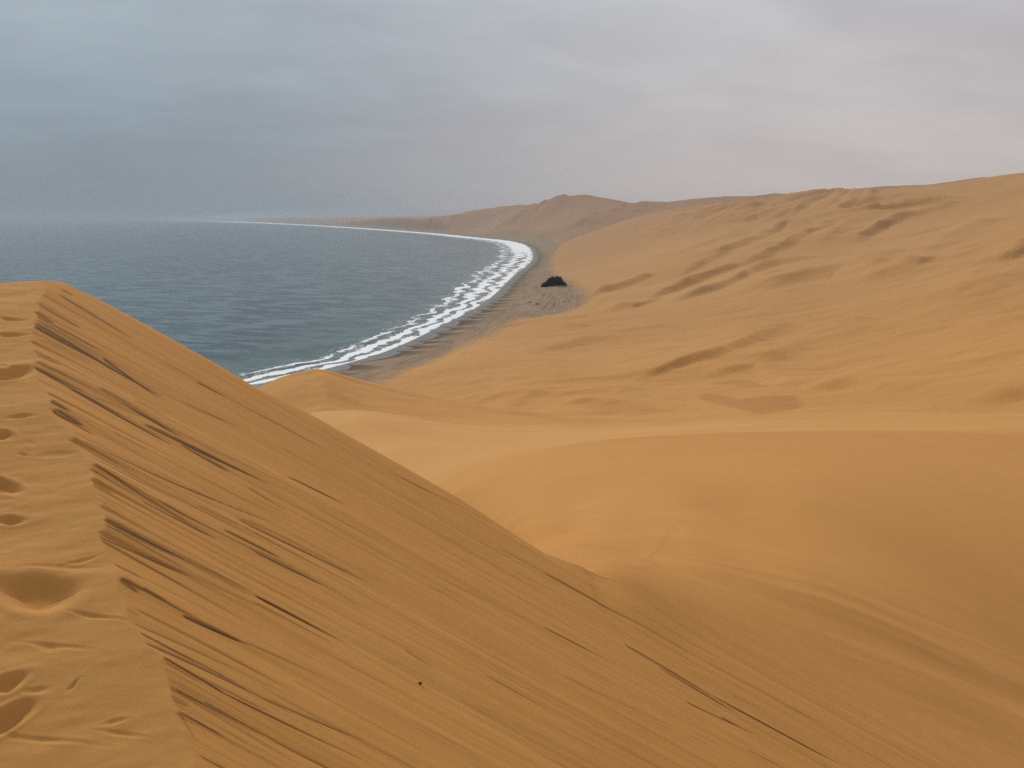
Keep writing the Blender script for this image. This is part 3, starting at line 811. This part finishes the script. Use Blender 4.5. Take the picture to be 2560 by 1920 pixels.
b1 = band(.12, .17); b2 = band(.52, .17); b3 = band(.95, .12)
wide = nt.ramp(fw, 45, 80)
b12 = nt.math('MULTIPLY', band(.40, .50), nt.math('MULTIPLY', wide, .85))
sol = nt.math('MAXIMUM', nt.math('MAXIMUM', b1, nt.math('MULTIPLY', b2, .86)), nt.math('MAXIMUM', nt.math('MULTIPLY', b3, .62), b12))
foam = nt.math('ADD', nt.math('MULTIPLY', sol, .62), nt.math('ADD', nt.math('MULTIPLY', fl, .55), nt.math('MULTIPLY', fn, .35)))
foam = nt.ramp(foam, .76, .86)
lace = nt.math('MULTIPLY', nt.ramp(nt.math('ABSOLUTE', nt.math('SUBTRACT', fl, .5)), .05, .0), nt.math('MULTIPLY', nt.ramp(u_, 1.9, .7), nt.ramp(fn, .42, .62)))
foam = nt.math('MAXIMUM', foam, nt.math('MULTIPLY', lace, .75))
cap = nt.noise(nt.vec(nt.math('MULTIPLY', px_, .16), nt.math('MULTIPLY', py_, .24)), 1.0, 3, .6)
foam = nt.math('MAXIMUM', foam, nt.math('MULTIPLY', nt.ramp(cap, .735, .77), nt.ramp(w1, .46, .56, 0, .55)))
foam = nt.math('MULTIPLY', foam, nt.ramp(sd_, 0, 1))
nt.put(bs.inputs['Base Color'], nt.mix(foam, deep, c4(.86, .87, .88)))
nt.put(bs.inputs['Roughness'], nt.math('ADD', nt.math('MULTIPLY', foam, .6), .16))
bs.inputs['IOR'].default_value = 1.333; bs.inputs['Specular IOR Level'].default_value = .20
hw = nt.math('ADD', nt.math('MULTIPLY', w1, 2.0), nt.math('MULTIPLY', foam, .25))
w3 = nt.noise(nt.vec(nt.math('MULTIPLY', px_, .10), nt.math('MULTIPLY', py_, .22)), 1.0, 4, .6, .2)
hw = nt.math('ADD', hw, nt.math('MULTIPLY', w3, .35))
nt.put(bs.inputs['Normal'], nt.bump(hw, 1.0, .5))

me = bpy.data.meshes.new('sea')
me.vertices.add(n1 * n2); me.vertices.foreach_set('co', V_s.astype(np.float32).ravel())
me.loops.add(Fc.size); me.loops.foreach_set('vertex_index', Fc.astype(np.int32).ravel())
me.polygons.add(len(Fc)); me.polygons.foreach_set('loop_start', np.arange(0, Fc.size, 4, dtype=np.int32))
me.polygons.foreach_set('loop_total', np.full(len(Fc), 4, np.int32)); me.polygons.foreach_set('use_smooth', np.ones(len(Fc), bool))
me.update(calc_edges=True)
# foam band: narrow below the dune, broad in the corner of the bay
sa_pts = [sea_pt(*p) for p in [(636, 966), (820, 922), (1000, 865), (1150, 792), (1240, 735), (1300, 676), (1334, 640), (1300, 606), (1100, 584), (800, 563), (700, 558), (600, 553.5), (500, 551)]]
sarc_pts = [float(poly_dist(np.array([p[0]]), np.array([p[1]]), SHORE)[1][0]) for p in sa_pts]
FWv = np.interp(sarc, sarc_pts, [26, 24, 26, 32, 42, 56, 66, 84, 100, 200, 450, 1400, 4000])
for an, arr in dict(offshore=sea_d, arc=sarc, foam_width=FWv, range=SR).items():
    at = me.attributes.new(an, 'FLOAT', 'POINT'); at.data.foreach_set('value', arr.astype(np.float32).ravel())
me.materials.append(water)
sea = bpy.data.objects.new('sea', me); bpy.context.scene.collection.objects.link(sea)
sea['kind'] = 'structure'; sea['label'] = 'grey blue ocean with white surf along the curved beach'

# ------------------------------------------------------------------ things on the ground
from mathutils import Vector, noise as mn
import bmesh
import random
random.seed(5)


def ground_z(x, y):
    """height of the finished sheet at a point (bilinear in the polar grid)"""
    a = math.atan2(x, y); r = math.hypot(x, y)
    j = int(np.clip(np.searchsorted(az, a) - 1, 0, nc - 2)); i = int(np.clip(np.searchsorted(rr, r) - 1, 0, nr - 2))
    u = (a - az[j]) / (az[j + 1] - az[j]); v = (r - rr[i]) / (rr[i + 1] - rr[i])
    return float((Z[i, j] * (1 - u) + Z[i, j + 1] * u) * (1 - v) + (Z[i + 1, j] * (1 - u) + Z[i + 1, j + 1] * u) * v) + SEA


def px_ground(px, py, d0=1.5):
    """where the line of sight through a photo pixel meets the finished ground"""
    a, e = az_e(px, py)
    j = int(np.searchsorted(az, a))
    i0 = int(np.searchsorted(rr, d0))
    col_ = Z[i0:, j]; r_ = rr[i0:]
    k = int(np.argmax(col_ > -e * r_))
    r = float(r_[k])
    return r * math.sin(a), r * math.cos(a), r


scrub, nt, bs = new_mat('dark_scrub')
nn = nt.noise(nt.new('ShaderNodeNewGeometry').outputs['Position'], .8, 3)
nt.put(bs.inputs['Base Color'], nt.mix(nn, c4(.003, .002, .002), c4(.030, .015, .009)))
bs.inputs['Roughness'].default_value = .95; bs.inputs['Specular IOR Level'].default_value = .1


def scrub_mass(name, prof, depth, seed, leaf, nleaf):
    """a low mound of interlocked woody scrub; prof = (x, bottom, top) outline across the view"""
    rnd = random.Random(seed)
    bm = bmesh.new()
    xs_ = [p[0] for p in prof]
    N, Mr = 44, 16
    rings = []
    for i in range(N):
        x = xs_[0] + (xs_[-1] - xs_[0]) * i / (N - 1)
        b = float(np.interp(x, xs_, [p[1] for p in prof])); t = float(np.interp(x, xs_, [p[2] for p in prof]))
        hgt = max(t - b, .05)
        ring = []
        for k in range(Mr):
            th = 2 * math.pi * k / Mr
            yy = math.cos(th) * depth * .5 * math.sqrt(min(1, hgt / (.45 * max(p[2] - p[1] for p in prof))))
            zz_ = b + hgt * (.5 + .5 * math.sin(th))
            n = mn.noise(Vector((x * .35, yy * .35, zz_ * .5 + seed))) * .14 * hgt
            ring.append(bm.verts.new((x + n, yy + n, zz_ + n)))
        rings.append(ring)
    for i in range(N - 1):
        for k in range(Mr):
            bm.faces.new((rings[i][k], rings[i + 1][k], rings[i + 1][(k + 1) % Mr], rings[i][(k + 1) % Mr]))
    bm.faces.new(rings[0][::-1]); bm.faces.new(rings[-1])
    vs = [v.co.copy() for v in bm.verts]
    for _ in range(nleaf):
        p = rnd.choice(vs)
        d = Vector((rnd.uniform(-1, 1), rnd.uniform(-1, 1), rnd.uniform(-.1, 1))).normalized()
        s = leaf * rnd.uniform(.5, 1.3)
        q = p + d * s * .4
        a = d.orthogonal().normalized(); a.rotate(__import__('mathutils').Quaternion(d, rnd.uniform(0, 6.3)))
        bm.faces.new([bm.verts.new(q - a * s * .3), bm.verts.new(q + a * s * .3), bm.verts.new(q + d * s)])
    bm.normal_update()
    m = bpy.data.meshes.new(name); bm.to_mesh(m); bm.free(); m.materials.append(scrub)
    return m


def place(name, me_, px, py, label, cat, group=None, scale=1.0, sink=.15, dist=None):
    x, y, r = px_ground(px, py, 130)
    o = bpy.data.objects.new(name, me_); bpy.context.scene.collection.objects.link(o)
    o.location = (x, y, ground_z(x, y) - sink); o.rotation_euler = (0, 0, -math.atan2(x, y)); o.scale = (scale,) * 3
    o['label'] = label; o['category'] = cat
    if group: o['group'] = group
    return o, r


# the black hummock: about 60 px wide and 22 px high in the photo
x, y, r = px_ground(1383, 712, 130)
u = r / F
prof = [(-29 * u, -3 * u, -.5 * u), (-26 * u, -3 * u, 3.5 * u), (-20 * u, -1 * u, 7 * u), (-12 * u, 1 * u, 15.5 * u), (-4 * u, 2 * u, 19 * u), (3 * u, 2 * u, 20.5 * u), (8 * u, 2 * u, 20 * u), (14 * u, 2 * u, 20.3 * u),
        (20 * u, 2 * u, 18 * u), (24 * u, 2 * u, 14 * u), (25.5 * u, 2 * u, 7 * u), (30 * u, 2 * u, 6 * u), (31 * u, 3 * u, 4 * u)]
prof = [(a, b0 - (2.5 if a > -8 * u else 1.5), c) for a, b0, c in prof]
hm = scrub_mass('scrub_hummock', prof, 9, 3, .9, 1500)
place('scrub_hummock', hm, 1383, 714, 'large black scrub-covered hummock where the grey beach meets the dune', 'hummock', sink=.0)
SCARP_CLUMPS = [(1326, 757, 9, 'dark clump added for a shaded scarp on flat grey sand below the black hummock, left of a pair'),
         (1344, 761, 11, 'dark clump added for a shaded scarp on flat grey sand below the black hummock, right of a pair'),
         (1386, 761, 8, 'low dark clump added for a shaded scarp at the edge of the grey sand, just right of a tuft pair'),
         (1411, 755, 7, 'small dark clump added for a shaded scarp farthest inland, beside the reddish dune scar behind the beach')]
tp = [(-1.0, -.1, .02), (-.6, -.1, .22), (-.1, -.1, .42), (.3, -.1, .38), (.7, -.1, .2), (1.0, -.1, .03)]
tm = scrub_mass('scarp_shade_clump', tp, .9, 11, .14, 260)  # dark clumps added where small sand scarps lie in shade
for k, (px, py, w, lab) in enumerate(SCARP_CLUMPS):
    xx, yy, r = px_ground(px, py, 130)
    place('scarp_shade_clump', tm, px, py, lab, 'shrub', 'clumps added for shaded scarps behind the beach', scale=w * .5 * r / F, sink=.02)

# a pebble lying on the slip face
peb, nt, bs = new_mat('pebble_stone'); bs.inputs['Base Color'].default_value = c4(.05, .035, .025); bs.inputs['Roughness'].default_value = .8
bm = bmesh.new(); bmesh.ops.create_icosphere(bm, subdivisions=3, radius=1)
for v in bm.verts:
    n = mn.noise(v.co * 1.7) * .25
    v.co = Vector((v.co.x * 1.25, v.co.y * .8, v.co.z * .6)) * (1 + n)
m = bpy.data.meshes.new('pebble'); bm.to_mesh(m); bm.free(); m.materials.append(peb)
for p in m.polygons: p.use_smooth = True
x, y, r = px_ground(1050, 1712, 1.5)
o = bpy.data.objects.new('pebble', m); bpy.context.scene.collection.objects.link(o)
o.scale = (.008,) * 3; o.location = (x, y, ground_z(x, y) + .003); o['label'] = 'single dark pebble lying on the streaked slip face'; o['category'] = 'pebble'

# ------------------------------------------------------------------ haze
hz = bpy.data.materials.new('haze_air'); hz.use_nodes = True
nt = NT(hz.node_tree); nt.n.clear()
out = nt.new('ShaderNodeOutputMaterial'); pv = nt.new('ShaderNodeVolumePrincipled')
pv.inputs['Color'].default_value = c4(.62, .72, .80); pv.inputs['Density'].default_value = 6.5e-5; pv.inputs['Anisotropy'].default_value = .0
nt.l.new(pv.outputs[0], out.inputs['Volume'])
zlo = min(float(V[..., 2].min()), float(SZ.min())) - 1.0; zhi = max(float(V[..., 2].max()), SEA) + 5
bm = bmesh.new(); bmesh.ops.create_cube(bm, size=1)
for v in bm.verts: v.co = Vector((v.co.x * 250000, v.co.y * 250000, zlo if v.co.z < 0 else zhi))
m = bpy.data.meshes.new('haze'); bm.to_mesh(m); bm.free(); m.materials.append(hz)
o = bpy.data.objects.new('haze', m); bpy.context.scene.collection.objects.link(o); o['kind'] = 'stuff'; o['label'] = 'thin sea haze that fades the far coast'

# ------------------------------------------------------------------ light
SUN_AZ, SUN_EL = math.radians(-34), math.radians(39)       # ahead-left of the camera
sl_ = bpy.data.lights.new('sun', 'SUN'); sl_.energy = 1.5; sl_.angle = math.radians(14); sl_.color = (1, .95, .88)
so = bpy.data.objects.new('sun', sl_); bpy.context.scene.collection.objects.link(so)
dv = Vector((math.sin(SUN_AZ) * math.cos(SUN_EL), math.cos(SUN_AZ) * math.cos(SUN_EL), math.sin(SUN_EL)))
so.rotation_euler = dv.to_track_quat('Z', 'Y').to_euler()

w = bpy.data.worlds.new('World'); bpy.context.scene.world = w; w.use_nodes = True
nt = NT(w.node_tree); nt.n.clear()
out = nt.new('ShaderNodeOutputWorld'); bg = nt.new('ShaderNodeBackground'); nt.l.new(bg.outputs[0], out.inputs[0])
sky = nt.new('ShaderNodeTexSky', sky_type='NISHITA'); sky.sun_disc = False; sky.sun_elevation = SUN_EL; sky.sun_rotation = SUN_AZ
tc = nt.new('ShaderNodeTexCoord'); gen = tc.outputs['Generated']
sx = nt.new('ShaderNodeSeparateXYZ'); nt.l.new(gen, sx.inputs[0]); dx, dy, dz = sx.outputs
dzc = nt.math('ADD', nt.math('MAXIMUM', dz, 0.0), .20)
cx = nt.math('DIVIDE', dx, dzc); cy = nt.math('DIVIDE', dy, dzc)
# the cloud sheet is seen in perspective; streaks run across the wind
cl1 = nt.noise(nt.vec(nt.math('MULTIPLY', cx, 1.0), nt.math('ADD', nt.math('MULTIPLY', cy, 1.35), nt.math('MULTIPLY', cx, -.35)), 3.1), 1.0, 4, .5, .35)
cl2 = nt.noise(nt.vec(nt.math('MULTIPLY', cx, 3.0), nt.math('MULTIPLY', cy, 4.4), 9.0), 1.0, 4, .5, .3)
cl = nt.math('ADD', nt.math('MULTIPLY', cl1, .72), nt.math('MULTIPLY', cl2, .28))
side = nt.ramp(nt.math('ADD', dx, nt.math('MULTIPLY', nt.math('SUBTRACT', cl1, .5), .35)), -.50, .38)
up = nt.ramp(dz, .0, .30)
lowc = nt.mix(side, c4(.19, .245, .305), c4(.54, .475, .465))
highc = nt.mix(side, c4(.41, .48, .53), c4(.57, .565, .58))
base = nt.mix(up, lowc, highc)
dens = nt.math('MULTIPLY', nt.ramp(cl, .26, .74), nt.ramp(dz, .0, .16, .45, 1))
shade = nt.mix(side, c4(.76, .78, .81), c4(.86, .85, .87))
dk2 = nt.new('ShaderNodeMix', data_type='RGBA', blend_type='MULTIPLY'); dk2.inputs[0].default_value = 1
nt.put(dk2.inputs[6], base); nt.put(dk2.inputs[7], nt.mix(dens, c4(1.08, 1.08, 1.07), shade))
cloud = dk2.outputs[2]
skys = nt.new('ShaderNodeMix', data_type='RGBA', blend_type='MULTIPLY'); skys.inputs[0].default_value = 1
nt.put(skys.inputs[6], sky.outputs[0]); skys.inputs[7].default_value = c4(.06, .06, .06)
tot = nt.mix(.93, skys.outputs[2], cloud)
nt.put(bg.inputs[0], tot); bg.inputs[1].default_value = .70

# ------------------------------------------------------------------ camera and render settings
cam = bpy.data.cameras.new('camera'); cam.sensor_width = 36; cam.lens = 36 * F / 2560; cam.clip_start = .05; cam.clip_end = 300000
co = bpy.data.objects.new('camera', cam); bpy.context.scene.collection.objects.link(co)
co.location = (0, 0, SEA); co.rotation_euler = (math.pi / 2 - PITCH, 0, 0)
sc = bpy.context.scene; sc.camera = co
sc.render.engine = 'CYCLES'
sc.cycles.use_denoising = False; sc.cycles.use_adaptive_sampling = True; sc.cycles.adaptive_threshold = .02
sc.cycles.max_bounces = 4; sc.cycles.diffuse_bounces = 2; sc.cycles.volume_bounces = 1
sc.view_settings.view_transform = 'Standard'; sc.view_settings.look = 'None'; sc.view_settings.gamma = 1
sc.view_settings.exposure = .55
